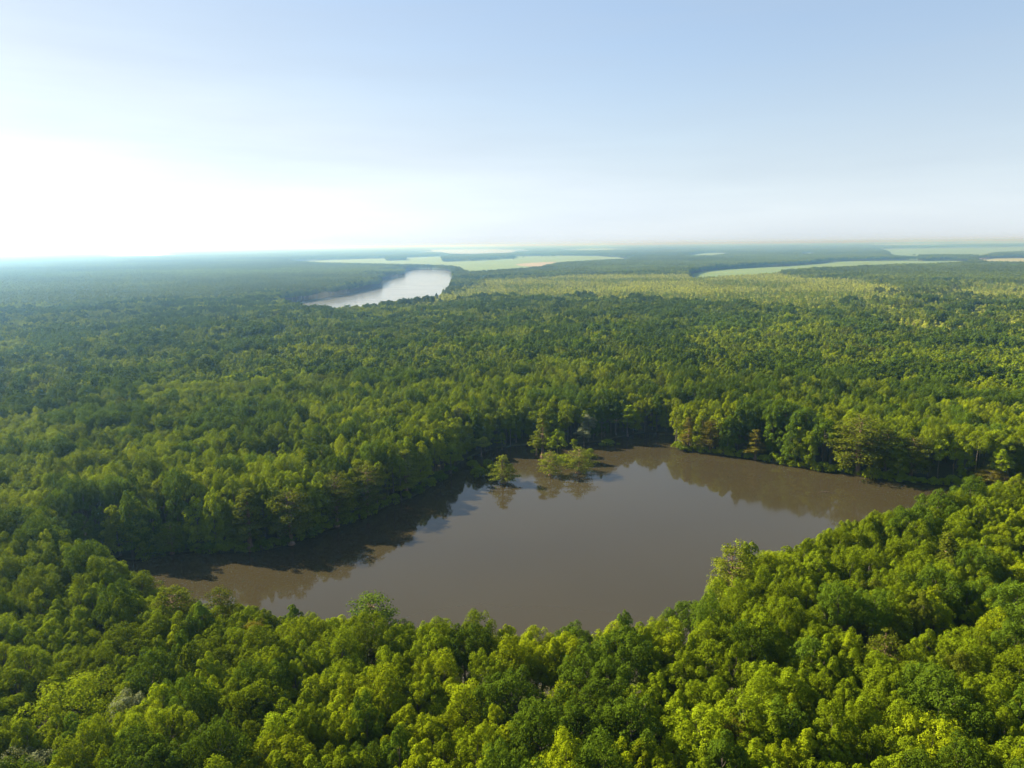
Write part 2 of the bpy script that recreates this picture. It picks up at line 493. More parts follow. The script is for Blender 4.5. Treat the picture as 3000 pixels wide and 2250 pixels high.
river_pts = [(1016, 862, 0), (1084, 846, 0), (1114, 843, 0), (1117, 824, 0), (1138, 815, 0), (1181, 811, 0), (1184, 797, 0), (1190, 791, 0), (1250, 790, 0), (1318, 794, 0), (1328, 813, 0),
             (1328, 831, 8), (1300, 846, 21), (1242, 859, 21), (1116, 877, 21), (1043, 886, 21), (930, 892, 18), (860, 893, 15), (815, 893, 8), (822, 890, 0), (880, 885, 0)]
RIVER = chaikin([at(*p) for p in river_pts], 1)
FAR_RIVER = chaikin([at(1255, 732, 0), at(1330, 731, 0), at(1420, 730.5, 0), at(1512, 732, 0), at(1515, 737, 24), at(1440, 739, 24), at(1380, 741, 24), at(1300, 740, 24)], 1)
FAR_LAKE = chaikin([at(312, 738.5, 0), at(380, 737.6, 0), at(440, 738.2, 0), at(482, 740, 0), at(480, 745, 24), at(400, 748, 24), at(330, 746, 24)], 1)
WATERS = [('lake', LAKE, M_LAKE), ('river', RIVER, M_RIVER), ('far_river', FAR_RIVER, M_RIVER), ('far_lake', FAR_LAKE, M_RIVER)]

F_SOY = rough_material('soybean_field', [(.3, (.066, .112, .034)), (.7, (.118, .168, .052))], .006, stretch=(1, 3, 1))
F_DARK = rough_material('maize_field', [(.3, (.070, .120, .045)), (.7, (.095, .150, .055))], .003, stretch=(1, 4, 1))
F_TAN = rough_material('stubble_field', [(.3, (.15, .165, .07)), (.7, (.20, .20, .09))], .005, stretch=(1, 4, 1))
F_SOIL = rough_material('bare_soil', [(.3, (.17, .14, .09)), (.7, (.23, .19, .12))], .01)
fields = [
    ('field', [(822, 767, 0), (1000, 761, 0), (1160, 756, 0), (1300, 751, 0), (1500, 752, 0), (1640, 749, 0), (1790, 751, 0), (1880, 757, 14), (1740, 764, 14), (1640, 770, 14), (1600, 778, 14), (1580, 784, 14),
               (1490, 790, 14), (1400, 797, 14), (1365, 797, 14), (1345, 782, 14), (1270, 777, 14), (1100, 775, 14), (900, 769, 14)], F_SOY),
    ('field', [(2000, 751, 0), (2056, 742, 0), (2110, 740, 0), (2150, 745, 8), (2060, 752, 14)], F_SOY),
    ('field', [(2015, 806, 0), (2076, 793, 0), (2200, 785, 0), (2314, 780, 0), (2410, 772, 0), (2449, 766, 0), (2640, 764, 0), (2830, 762, 0), (2850, 766, 14), (2780, 772, 14), (2620, 776, 14), (2517, 781, 14),
               (2348, 788, 14), (2246, 799, 14), (2076, 808, 14), (2020, 812, 14)], F_SOY),
    ('field', [(2560, 730, 0), (2700, 728, 0), (3000, 724, 0), (3300, 720, 0), (3300, 737, 0), (3000, 737, 12), (2890, 745, 8), (2880, 757, 2), (2700, 757, 10), (2600, 749, 12), (2610, 738, 12)], F_DARK),
    ('field', [(2868, 758, 0), (3000, 757, 0), (3250, 755, 0), (3250, 766, 14), (3000, 769, 14), (2860, 768, 14)], F_TAN),
    ('field', [(2345, 743, 0), (2384, 742, 0), (2388, 747, 10), (2345, 748, 10)], F_SOY),
    ('field', [(2800, 711, 0), (3100, 707, 0), (3100, 712, 14), (2800, 715, 14)], F_DARK),
    ('field', [(2560, 715.5, 0), (2760, 713, 0), (2760, 717, 14), (2560, 719, 14)], F_DARK),
    ('field', [(1690, 729, 0), (1800, 728, 0), (1800, 732.5, 14), (1690, 733.5, 14)], F_SOY),
]
FIELDS = [(n, chaikin([at(*p) for p in pts], 1), m) for n, pts, m in fields]
SOIL = chaikin([at(1500, 775, 0), at(1560, 770, 0), at(1640, 767, 0), at(1625, 776, 0), at(1590, 781, 0), at(1540, 782, 0)], 2)
POPLARS = [chaikin([at(u_, v_, 10 if k_ < 12 else 22) for k_, (u_, v_) in enumerate(q)], 1) for q in (
    [(1320, 842), (1380, 825), (1420, 818), (1600, 812), (1760, 806), (2000, 806), (2200, 800), (2290, 802), (2400, 815), (2560, 826), (2720, 842), (2640, 872), (2470, 890), (2330, 872), (2178, 862), (1907, 855), (1700, 848), (1500, 850), (1380, 858), (1250, 882), (1180, 884)],
    [(2760, 826), (2880, 828), (3100, 842), (3100, 890), (2900, 876), (2800, 852)])]
MIXED = chaikin([at(*p, 10) for p in [(2450, 878), (2640, 842), (2800, 852), (3100, 880), (3100, 985), (2900, 985), (2700, 960), (2560, 915)]], 1)
GREY_SPOTS = [at(u, v, 12)[:2] for u, v in [(2655, 962), (2672, 958), (2690, 968), (2735, 972), (2760, 966), (2785, 978), (2810, 968), (2850, 985), (2630, 952)]]

def sheet(name, poly, z, mat):
    co, _, fs, *_ = delaunay_2d_cdt([Vector(p) for p in poly], [], [list(range(len(poly)))], 1, 1e-4)
    me = bpy.data.meshes.new(name)
    me.from_pydata([(p.x, p.y, z) for p in co], [], [list(f) for f in fs])
    bm = bmesh.new(); bm.from_mesh(me)
    for f in bm.faces:
        if f.normal.z < 0:
            f.normal_flip()
    bm.to_mesh(me); bm.free()
    me.materials.append(mat)
    o = bpy.data.objects.new(name, me)
    COL.objects.link(o)
    return o

def structure(o, label=None):
    o['kind'] = 'structure'
    if label:
        o['label'] = label
    return o

# ground: one sheet to the horizon, open where the waters lie
FAR = 34000.0
outer = [(-FAR, -600.0), (FAR, -600.0), (FAR, FAR), (-FAR, FAR)]
verts = [Vector(p) for p in outer]; faces_in = [[0, 1, 2, 3]]
for _, poly, _m in WATERS:
    k = len(verts)
    verts += [Vector(p) for p in poly]
    faces_in.append(list(range(k, k + len(poly))))
co, _, fs, *_ = delaunay_2d_cdt(verts, [], faces_in, 0, 1e-4)
mid_pts = np.array([[sum(co[i].x for i in f) / 3, sum(co[i].y for i in f) / 3] for f in fs])
wet = np.zeros(len(fs), bool)
for _, poly, _m in WATERS:
    wet |= inside(mid_pts, poly)
me = bpy.data.meshes.new('ground')
GZ = .35
keep = [f for f, w_ in zip(fs, wet) if not w_]
me.from_pydata([(p.x, p.y, GZ) for p in co], [], [list(f) for f in keep])
me.materials.append(M_FLOOR)
# banks: the rim of each opening drops below the water
assert len(me.polygons) > 50
g = bpy.data.objects.new('ground', me); COL.objects.link(g); structure(g)
for name, poly, mat in WATERS:
    n = len(poly)
    cen = poly.mean(0)
    v3 = [(x, y, GZ) for x, y in poly] + [(*(p + unit(cen - p) * 1.2), -.6) for p in poly]
    bme = bpy.data.meshes.new('bank')
    bme.from_pydata(v3, [], [(i, (i + 1) % n, n + (i + 1) % n, n + i) for i in range(n)])
    bme.materials.append(M_FLOOR)
    b = bpy.data.objects.new('bank', bme); COL.objects.link(b); structure(b)
    lo, hi = poly.min(0) - 3, poly.max(0) + 3
    big = [Vector((lo[0], lo[1])), Vector((hi[0], lo[1])), Vector((hi[0], hi[1])), Vector((lo[0], hi[1]))]
    structure(sheet(name, [tuple(p) for p in big], 0.0, mat))
for n, poly, m in FIELDS:
    structure(sheet(n, poly, GZ + .25, m))
structure(sheet('field', SOIL, GZ + .45, F_SOIL))
# dirt road between the right-hand fields
rp = np.array([at(2840, 768, 0), at(2862, 761, 0), at(2884, 755, 0), at(2900, 750, 0)])[:, :2]
rw = 9.0
nrm = unit(np.stack([-(np.gradient(rp, axis=0))[:, 1], np.gradient(rp, axis=0)[:, 0]], 1))
M_ROAD = rough_material('pale_dirt', [(.3, (.42, .36, .28)), (.7, (.52, .46, .36))], .2)
road_poly = np.concatenate([rp + nrm * rw, (rp - nrm * rw)[::-1]])
structure(sheet('dirt_road', road_poly, GZ + .65, M_ROAD))


# ------------------------------------------------------------------ things
def set_props(o, label, cat, group=None):
    o['label'] = label; o['category'] = cat
    if group:
        o['group'] = group

def plant(name, proto, pos, rz, scale, tint, label, cat, group=None, crown_name='crown', trunk_name='trunk', tilt=(0, 0)):
    root = bpy.data.objects.new(name, None)
    root.empty_display_size = 1.0
    COL.objects.link(root)
    root.location = pos
    root.rotation_euler = (tilt[0], tilt[1], rz)
    root.scale = scale if hasattr(scale, '__len__') else (scale,) * 3
    for nm, me_ in ((crown_name, proto.crown), (trunk_name, proto.trunk)):
        c = bpy.data.objects.new(nm, me_)
        COL.objects.link(c)
        c.parent = root
        if nm == crown_name:
            c['tint'] = [float(t) for t in tint]
    set_props(root, label, cat, group)
    return root

GREEN = np.array([.112, .155, .005])
YELLOW = np.array([.160, .203, .005])
DARK = np.array([.054, .088, .006])
OLIVE = np.array([.094, .116, .009])
BROWN = np.array([.122, .112, .014])
GREYG = np.array([.135, .155, .085])
LIME = np.array([.150, .200, .006])

TAKEN = []          # (x, y, r) already planted
def take(pos, r):
    TAKEN.append((pos[0], pos[1], r))

def from_px(u, vb, vt, w=None, zb=0.0):
    p = at(u, vb, zb)
    h = height_at(p, u, vt) - zb
    wd = w * np.linalg.norm(p - np.array([0, 0, CAM_H])) / FPX if w else None
    return p, h, wd

def by_base(name, proto, u, vb, vt, w, tint, label, cat, group=None, zb=0.0, rz=None, tilt=(0, 0), **kw):
    p, h, wd = from_px(u, vb, vt, w, zb)
    sz = h / proto.top
    sx = wd / proto.wide if wd else sz
    take(p, wd * .35)
    return plant(name, proto, p, rz if rz is not None else random.uniform(0, 6.3), (sx, sx, sz), tint, label, cat, group, tilt=tilt, **kw)

def by_top(name, proto, u, vt, w, h, tint, label, cat, group=None, **kw):
    p = at(u, vt, h); wd = w * np.linalg.norm(p - np.array([0, 0, CAM_H])) / FPX
    p[2] = .2
    take(p, wd * .40)
    return plant(name, proto, p, random.uniform(0, 6.3), (wd / proto.wide, wd / proto.wide, h / proto.top), tint, label, cat, group, **kw)

G_LAKE = 'bald cypresses standing in the lake'
by_base('cypress_tree', LAKE_CONE, 1473, 1414, 1334, 92, OLIVE * 1.2, 'small cone-shaped cypress with swollen foot standing alone in open lake water', 'tree', G_LAKE, zb=-.1)
by_base('cypress_tree', LAKE_DOME[0], 1613, 1392, 1320, 74, OLIVE * 1.5, 'rounded yellow-olive cypress in the lake, nearer the middle of the tree cluster', 'tree', G_LAKE, zb=-.1)
by_base('cypress_tree', LAKE_DOME[1], 1695, 1386, 1306, 104, OLIVE * 1.3, 'broad rounded cypress in the lake, rightmost of the three standing in open water', 'tree', G_LAKE, zb=-.1)
by_base('cypress_tree', CYP_CONE[0], 1590, 1338, 1208, 74, OLIVE * 1.2, 'tall slender cypress with bare lower trunk rising behind the lake cluster', 'tree', G_LAKE, zb=-.1)
by_base('cypress_tree', CYP_FLAT[0], 1572, 1334, 1272, 44, OLIVE, 'thin leaning cypress with reddish trunk beside the tall slender cypress', 'tree', G_LAKE, zb=-.1, tilt=(0, -.05))
G_LT = 'small broadleaf trees standing in the lake shallows'
by_base('tupelo_tree', TUPELO[1], 1632, 1346, 1254, 70, GREEN * 1.3, 'airy pale green tree right behind the rounded lake cypress', 'tree', G_LT, zb=-.1)
by_base('tupelo_tree', TUPELO[2], 1411, 1338, 1280, 50, OLIVE * 1.7, 'small lollipop-shaped tree on a thin trunk above the dark inlet', 'tree', G_LT, zb=-.1)
by_base('tupelo_tree', TUPELO[0], 1321, 1388, 1296, 52, GREEN * 1.3, 'small sunlit tree at the bend of the dark western inlet', 'tree', G_LT, zb=-.1)
by_base('tupelo_tree', TUPELO[2], 1710, 1308, 1252, 50, GREYG * 1.1, 'pale greyish small tree in front of the flooded trunks', 'tree', G_LT, zb=-.1)
by_base('tupelo_tree', TUPELO[2], 1724, 1296, 1212, 44, GREYG * 1.1, 'pale greyish slim tree rising above the small grey tree of the shallows', 'tree', G_LT, zb=-.1)
by_base('tupelo_tree', TUPELO[0], 1838, 1279, 1186, 62, GREEN * 1.25, 'tall tree with pale forked trunk at the mouth of the back bay', 'tree', G_LT, zb=-.1)
for u, vb, vt, w, lab in [(1455, 1314, 1270, 22, 'thin shaded tree at the left end of the flooded trunks'), (1471, 1318, 1266, 26, 'second thin shaded tree beside the flooded trunks'),
                          (1680, 1318, 1285, 24, 'tiny upright sapling behind the broad rounded lake cypress')]:
    by_base('tupelo_tree', TUPELO[3], u, vb, vt, w, GREEN, lab, 'tree', G_LT, zb=-.1)

G_LB = 'cypresses on the western lake bank'
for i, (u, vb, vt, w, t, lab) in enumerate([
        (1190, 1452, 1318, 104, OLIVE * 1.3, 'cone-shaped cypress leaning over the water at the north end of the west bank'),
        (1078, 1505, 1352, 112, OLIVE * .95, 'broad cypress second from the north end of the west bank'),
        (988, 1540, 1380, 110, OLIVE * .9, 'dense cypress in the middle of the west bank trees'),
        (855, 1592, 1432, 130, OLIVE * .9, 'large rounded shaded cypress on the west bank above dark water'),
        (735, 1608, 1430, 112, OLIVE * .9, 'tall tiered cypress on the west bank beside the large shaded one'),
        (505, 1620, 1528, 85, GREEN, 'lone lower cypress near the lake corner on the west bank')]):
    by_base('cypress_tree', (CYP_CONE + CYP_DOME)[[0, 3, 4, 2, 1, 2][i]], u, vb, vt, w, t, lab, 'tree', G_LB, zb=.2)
G_RB = 'cypresses on the eastern lake bank'
for i, (u, vb, vt, w, t, lab) in enumerate([
        (2016, 1316, 1222, 56, BROWN * .9, 'brownish narrow cypress at the tip of the eastern point'),
        (2080, 1326, 1226, 60, BROWN * .8, 'rust-tinged cypress just inside the eastern point'),
        (2212, 1343, 1258, 66, BROWN * .85, 'small rusty cypress at the waterline with a dark foot, east bank'),
        (2512, 1388, 1212, 160, OLIVE * 1.05, 'very large olive cypress towering over the east bank'),
        (2592, 1390, 1250, 105, OLIVE * 1.0, 'layered olive cypress right next to the towering one'),
        (2668, 1402, 1273, 98, OLIVE * .9, 'dark tiered cypress third in the big cypress clump of the east bank'),
        (2892, 1426, 1370, 80, BROWN * .9, 'low rusty-brown cypress at the narrow east end of the lake'),
        (2948, 1405, 1285, 86, OLIVE * 1.1, 'tall olive cypress at the far right end of the lake'),
        (2902, 1392, 1316, 44, GREYG * .7, 'slim pale tree beside the tall cypress at the lake end')]):
    by_base('cypress_tree', (CYP_DOME + CYP_CONE)[[3, 0, 3, 0, 1, 2, 1, 2, 4][i]], u, vb, vt, w, t, lab, 'tree', G_RB, zb=.2)
G_NB = 'notable trees of the near bank'
by_top('cypress_tree', CYP_DOME[1], 2150, 1583, 125, 21, OLIVE * 1.5, 'tall open cypress standing out on the near wooded point', 'tree', G_NB)
by_top('tupelo_tree', TUPELO[2], 2197, 1588, 62, 18.5, LIME * .9, 'slender bright green tree beside the tall cypress of the near point', 'tree', G_NB)
by_top('cypress_tree', CYP_DOME[0], 1083, 1737, 165, 18.0, DARK * 1.5, 'dark dome-shaped cypress poking above the near shore canopy', 'tree', G_NB)
by_top('cypress_tree', CYP_DOME[2], 500, 1716, 125, 17.0, OLIVE * .85, 'dull olive cypress in the near left corner of the lake', 'tree', G_NB)
by_top('cypress_tree', CYP_DOME[0], 640, 1716, 100, 17.5, OLIVE * .8, 'second olive cypress along the near left shore', 'tree', G_NB)
by_top('cypress_tree', CYP_DOME[1], 748, 1812, 95, 16.5, BROWN * 1.0, 'rusty-orange tinged cypress crown in the near left canopy', 'tree', G_NB)
by_top('cypress_tree', CYP_DOME[2], 2165, 2100, 110, 16.5, BROWN * .8, 'brownish cypress crown low in the right part of the near canopy', 'tree', G_NB)
by_top('cypress_tree', CYP_DOME[0], 2600, 1850, 120, 17, OLIVE * .9, 'olive cypress crown in the middle of the right-hand near canopy', 'tree', G_NB)
by_top('cypress_tree', CYP_CONE[1], 2780, 1560, 100, 18.5, OLIVE * .9, 'dull olive cypress crown high on the right-hand near canopy', 'tree', G_NB)
by_top('willow_tree', WILLOW[0], 215, 1985, 270, 17.0, LIME * 1.0, 'wide feathery lime-green willow at the lower left corner', 'tree', G_NB)
by_top('willow_tree', WILLOW[1], 300, 2065, 165, 15.5, LIME * 1.05, 'smaller lime-green willow in front of the wide feathery one', 'tree', G_NB)
by_top('silver_tree', BROAD[4], 368, 2030, 135, 16.0, GREYG * 1.15, 'silvery grey-leaved tree next to the lime-green willows', 'tree', G_NB)
by_top('silver_tree', WILLOW[1], 75, 2190, 190, 15.0, GREYG * .95, 'pale silvery willow at the bottom left corner', 'tree', G_NB)
by_top('broadleaf_tree', BROAD[1], 590, 2190, 90, 14.0, YELLOW * 1.2, 'golden-yellow small crown at the bottom edge, left of centre', 'tree', G_NB)

# shrubs of the banks
ORD = ['first', 'second', 'third', 'fourth', 'fifth', 'sixth', 'seventh', 'eighth', 'ninth', 'tenth', 'eleventh', 'twelfth', 'thirteenth', 'fourteenth', 'fifteenth', 'sixteenth',
       'seventeenth', 'eighteenth', 'nineteenth', 'twentieth', 'twenty-first', 'twenty-second', 'twenty-third', 'twenty-fourth', 'twenty-fifth', 'twenty-sixth', 'twenty-seventh', 'twenty-eighth', 'twenty-ninth', 'thirtieth']
for i, (u, vb, vt, w, lab) in enumerate([
        (1400, 1398, 1352, 62, 'bright shrub mound in the lake, left of the cone-shaped cypress'), (1442, 1392, 1346, 66, 'sunlit shrub mound touching the cone-shaped lake cypress'),
        (1385, 1372, 1338, 56, 'shaded shrub mound behind the two bright lake shrubs'), (1430, 1368, 1336, 50, 'darker shrub mound behind the cone-shaped lake cypress'),
        (1655, 1362, 1318, 70, 'green shrub filling the gap between the two rounded lake cypresses'), (1730, 1340, 1303, 62, 'green shrub behind the broad rounded lake cypress'),
        (1780, 1304, 1279, 66, 'wide dark shrub before the flooded trunks'), (1812, 1304, 1294, 18, 'tiny round shrub beside the wide dark shrub'), (1566, 1328, 1312, 34, 'low shrub at the foot of the leaning cypress'),
        (1377, 1346, 1332, 26, 'small round shrub in the dark inlet'), (1990, 1316, 1282, 60, 'leafy shrub at the very tip of the eastern point')]):
    by_base('shrub', SHRUB[i % 4], u, vb, vt + (vb - vt) * .28, w * .74, [GREEN, GREEN * .85][i % 2], lab, 'shrub', 'shrubs growing in the lake', zb=-.05, crown_name='foliage', trunk_name='stems')

def along(poly_px, n):
    p = np.array(poly_px, float)
    s = np.concatenate([[0], np.cumsum(np.linalg.norm(np.diff(p, axis=0), axis=1))])
    t = np.linspace(0, s[-1], n)
    return np.stack([np.interp(t, s, p[:, 0]), np.interp(t, s, p[:, 1])], 1)

for i, (u, v) in enumerate(along([(2000, 1322), (2100, 1333), (2199, 1345), (2307, 1364), (2398, 1381), (2490, 1390), (2556, 1402), (2633, 1415), (2791, 1424)], 28)):
    p = at(u, v - 3, 0)
    s = random.uniform(.85, 1.5)
    p[2] = .1
    take(p, 1.5)
    plant('shrub', SHRUB[i % 4], p, random.uniform(0, 6), (s, s, s * random.uniform(.8, 1.2)), random.choice([GREEN * 1.3, YELLOW, GREEN * 1.1]),
          '%s leafy shrub along the east bank waterline, counted from the point' % ORD[i], 'shrub', 'shrubs along the east bank', crown_name='foliage', trunk_name='stems')
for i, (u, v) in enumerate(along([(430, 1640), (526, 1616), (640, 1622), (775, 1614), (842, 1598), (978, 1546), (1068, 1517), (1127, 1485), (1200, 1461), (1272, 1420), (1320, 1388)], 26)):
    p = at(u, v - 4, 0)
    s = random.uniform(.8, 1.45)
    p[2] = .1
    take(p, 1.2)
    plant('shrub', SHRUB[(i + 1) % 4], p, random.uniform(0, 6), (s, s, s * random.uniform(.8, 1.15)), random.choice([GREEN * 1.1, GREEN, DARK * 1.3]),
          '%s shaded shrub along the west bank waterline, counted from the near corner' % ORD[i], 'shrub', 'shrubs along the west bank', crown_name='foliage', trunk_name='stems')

# trees scattered in the far field
for i, (u, vb, vt, w) in enumerate([(1386, 767, 760, 6), (1470, 758, 753, 8), (1504, 763, 757, 6), (1533, 758, 751, 6), (1588, 755, 749, 7), (1600, 754, 749, 5), (1607, 754, 749, 5), (1622, 754, 746, 15), (2678, 753, 744, 9), (2688, 763, 751, 11)]):
    by_base('field_tree', BROAD_MID[i % 6], u, vb, vt, w, DARK * 1.1, '%s tree from the left standing alone in the distant open fields' % ORD[i].capitalize(), 'tree', 'lone trees in the far fields', zb=.5)

# a drifting log and a dead snag near the near left corner
def simple_thing(name, tubes, mat, label, cat):
    v, f = merge_tubes(tubes)
    me_ = mesh_from(name, v, f.ravel(), np.full(len(f), 4), [mat], smooth=True)
    o = bpy.data.objects.new(name, me_); COL.objects.link(o); set_props(o, label, cat)
    return o
p0, p1 = at(452, 1706, 0), at(486, 1702, 0)
simple_thing('floating_log', [tube([p0 + [0, 0, -.05], (p0 + p1) / 2 + [0, .2, .05], p1 + [0, 0, .02]], [.16, .2, .12], 7), tube([(p0 + p1) / 2, (p0 + p1) / 2 + [.5, .6, .5]], [.08, .03], 5)],
             M_BARK, 'bleached log floating in the near left corner of the lake', 'log')
p0 = at(2418, 1442, 0)
simple_thing('floating_branch', [tube([p0 + [-2.5, 0, 0], p0 + [0, .3, .12], p0 + [2.3, -.2, 0]], [.06, .12, .05], 6), tube([p0, p0 + [.8, .9, .3]], [.06, .02], 5)],
             M_BARK, 'thin dark branch floating below the east bank', 'branch')


# ------------------------------------------------------------------ the forest
def scatter(x0, x1, y0, y1, cell, jit, rng):
    gx, gy = np.arange(x0, x1, cell), np.arange(y0, y1, cell)
    P = np.stack(np.meshgrid(gx, gy), -1).astype(float)
    P[::2, :, 0] += cell / 2
    P = P.reshape(-1, 2)
    return P + rng.uniform(-jit, jit, P.shape)

STRIPS = [np.array([at(*p)[:2] for p in q]) for q in (
    [(1292, 757, 0), (1350, 754, 0), (1430, 750, 0), (1506, 747, 0), (1508, 750, 14), (1440, 754, 14), (1360, 757, 14), (1296, 759, 14)],
    [(2690, 756, 0), (2780, 755, 0), (2860, 757, 0), (2858, 758, 10), (2780, 757, 10), (2690, 758, 10)],
    [(1130, 759, 0), (1190, 757.6, 0), (1190, 758.6, 8), (1130, 760, 8)])]

def open_land(P):
    bad = np.zeros(len(P), bool)
    for _, poly, _m in WATERS:
        bad |= inside(P, poly)
    for _, poly, _m in FIELDS:
        bad |= inside(P, poly)
    bad |= inside(P, road_poly)
    for q in STRIPS:
        bad &= ~inside(P, q)
    return bad

SPECIES = np.array([GREEN, GREEN * .85, YELLOW, YELLOW * .9 + GREEN * .1, DARK, DARK * 1.25, LIME * .95, GREYG * .55 + GREEN * .3, OLIVE * .9, GREEN * 1.15])
WEIGHT = np.array([.26, .16, .13, .09, .09, .11, .05, .008, .02, .07]); WEIGHT = WEIGHT / WEIGHT.sum()
BIGNESS = np.array([.05, .05, .10, .05, .75, .55, .35, .2, .1, .05])

def poplar_at(Q):
    """the young plantation: ragged margins, thinning into the forest to the east"""
    W = Q + 150 * (np.stack([vnoise(Q, 110, 3, 2.2), vnoise(Q, 110, 3, 6.6)], 1) - .5) + 70 * (np.stack([vnoise(Q, 7, 1, 1.2), vnoise(Q, 7, 1, 5.6)], 1) - .5)
    r = np.zeros(len(Q), bool)
    for q in POPLARS:
        r |= inside(W, q)
    r |= inside(W, MIXED) & (vnoise(Q, 30, 2, 41.0) + .6 * vnoise(Q, 6, 1, 71.0) > .71)
    return r

def stands(P, cell, seed):
    """which stand of one species each tree belongs to: uneven patches"""
    i = np.floor(P / cell).astype(int)
    best = np.full(len(P), 1e18); sp = np.zeros(len(P), int)
    h = np.random.default_rng(seed)
    jx, jy, js = h.random((512, 512)), h.random((512, 512)), h.choice(len(WEIGHT), (512, 512), p=WEIGHT)
    for dx in (-1, 0, 1):
        for dy in (-1, 0, 1):
            c0, c1 = i[:, 0] + dx, i[:, 1] + dy
            k0, k1 = c0 % 512, c1 % 512
            d = (c0 + jx[k0, k1] - P[:, 0] / cell) ** 2 + (c1 + jy[k0, k1] - P[:, 1] / cell) ** 2
            m_ = d < best
            best[m_] = d[m_]; sp[m_] = js[k0, k1][m_]
    return sp

def forest_tint(P, rng, cell=29.0, mix=.30):
    """tint and species of each tree"""
    W = P + 9 * np.stack([vnoise(P, 22, 2, 4.4), vnoise(P, 22, 2, 8.8)], 1)
    sp = stands(W, cell, 77)
    own = rng.random(len(P)) < mix
    sp = np.where(own, rng.choice(len(WEIGHT), len(P), p=WEIGHT), sp)
    t = SPECIES[sp] * rng.uniform(.82, 1.2, (len(P), 1))
    t = t * (.80 + .40 * vnoise(P, 160, 2, 31.7))[:, None]
    return t, sp

rng = np.random.default_rng(21)
MID, FARLIM = 380.0, 1000.0
P = scatter(-900, 900, 40, FARLIM, 3.75, 1.25, rng)
dist = np.hypot(P[:, 0], P[:, 1])
ok = (dist > 52) & (dist < FARLIM) & (np.abs(P[:, 0]) < .80 * P[:, 1] + 50)
thin = rng.random(len(P)) < np.where(dist > MID, .90, 1.0)
P = P[ok & thin]
P = P[~open_land(P)]
P = P[(vnoise(P, 17, 2, 93.0) < .79) | (np.hypot(P[:, 0], P[:, 1]) > MID)]      # near trees left out here and there, to add pockets of shade
tk = np.array(TAKEN)
near_mask = np.hypot(P[:, 0], P[:, 1]) < 700
clash = np.zeros(len(P), bool)
for x, y, r in tk:
    clash |= (np.hypot(P[:, 0] - x, P[:, 1] - y) < max(r, 1.3)) & near_mask
P = P[~clash]
pop = poplar_at(P)
P = P[~pop]
dist = np.hypot(P[:, 0], P[:, 1])
dl = edge_dist(P, LAKE)
tint, species = forest_tint(P, rng)
hgt = .86 + .32 * vnoise(P, 60, 3, 3.3) + rng.normal(0, .045, len(P))
hgt = hgt * np.array([1, .97, 1.0, .93, 1.10, 1.12, 1.04, .9, 1.02, .88])[species]
wid = rng.uniform(.78, 1.22, len(P))
big = rng.random(len(P)) < BIGNESS[species] * .8
hgt = np.where(dl < 6, hgt * .96, hgt)
near_edge = LAKE[len(lake_far) * 4:]
dn = np.full(len(P), 1e9)
for q0, q1 in zip(near_edge[:-1], near_edge[1:]):
    e_ = q1 - q0
    t_ = np.clip(((P - q0) @ e_) / max(e_ @ e_, 1e-9), 0, 1)
    dn = np.minimum(dn, np.linalg.norm(P - (q0 + t_[:, None] * e_), axis=1))
hgt = np.where((dn < 9) & (dn < dl + .5), hgt * (.72 + .28 * np.clip(dn / 9, 0, 1)), hgt)

# kinds for the instanced forest
KINDS = BROAD + OAK + TUPELO + BROAD_MID + OAK_MID + YOUNG + BARE + EDGE
iB, iO, iT = 0, 8, 10
iBM, iOM = 14, 20
iY, iX = 22, 25
kind = np.where(dist < MID, rng.integers(0, 8, len(P)), iBM + rng.integers(0, 6, len(P)))
kind = np.where(big, np.where(dist < MID, iO + rng.integers(0, 2, len(P)), iOM + rng.integers(0, 2, len(P))), kind)
# the flooded back shore: slim pale trunks in view
shore = (dl < 7) & (P[:, 1] > 205) & (P[:, 0] > -45)
kind = np.where(shore, iT + rng.integers(0, 4, len(P)), kind)
kind = np.where(shore & (rng.random(len(P)) < .45), 27 + rng.integers(0, 4, len(P)), kind)
edge = (dl < 6.5) & ~shore & (P[:, 1] > 150)
kind = np.where(edge, 27 + rng.integers(0, 4, len(P)), kind)
for sp in GREY_SPOTS:
    k = np.hypot(P[:, 0] - sp[0], P[:, 1] - sp[1]) < 9
    kind[k] = iX + rng.integers(0, 2, int(k.sum())); tint[k] = np.array([.20, .16, .11])
# big crowns push their neighbours out
thinout = np.zeros(len(P), bool)
bi = np.where((kind >= iO) & (kind < iT) | (kind >= iOM) & (kind < iY))[0]
order = np.argsort(P[bi, 1]); bi = bi[order]
cells = {}
for i_, (x, y) in enumerate(P):
    cells.setdefault((int(x // 5), int(y // 5)), []).append(i_)
for b in bi:
    if thinout[b]:
        continue
    x, y = P[b]
    cx_, cy_ = int(x // 5), int(y // 5)
    for ax in (-1, 0, 1):
        for ay in (-1, 0, 1):
            for j in cells.get((cx_ + ax, cy_ + ay), ()):
                if j != b and (P[j, 0] - x) ** 2 + (P[j, 1] - y) ** 2 < 4.0 ** 2:
                    thinout[j] = True
sel = ~thinout
P, dist, dl, tint, hgt, wid, kind = (q[sel] for q in (P, dist, dl, tint, hgt, wid, kind))
rotz = rng.uniform(0, 2 * np.pi, len(P))
zb = np.where(dl < .1, 0, .2)

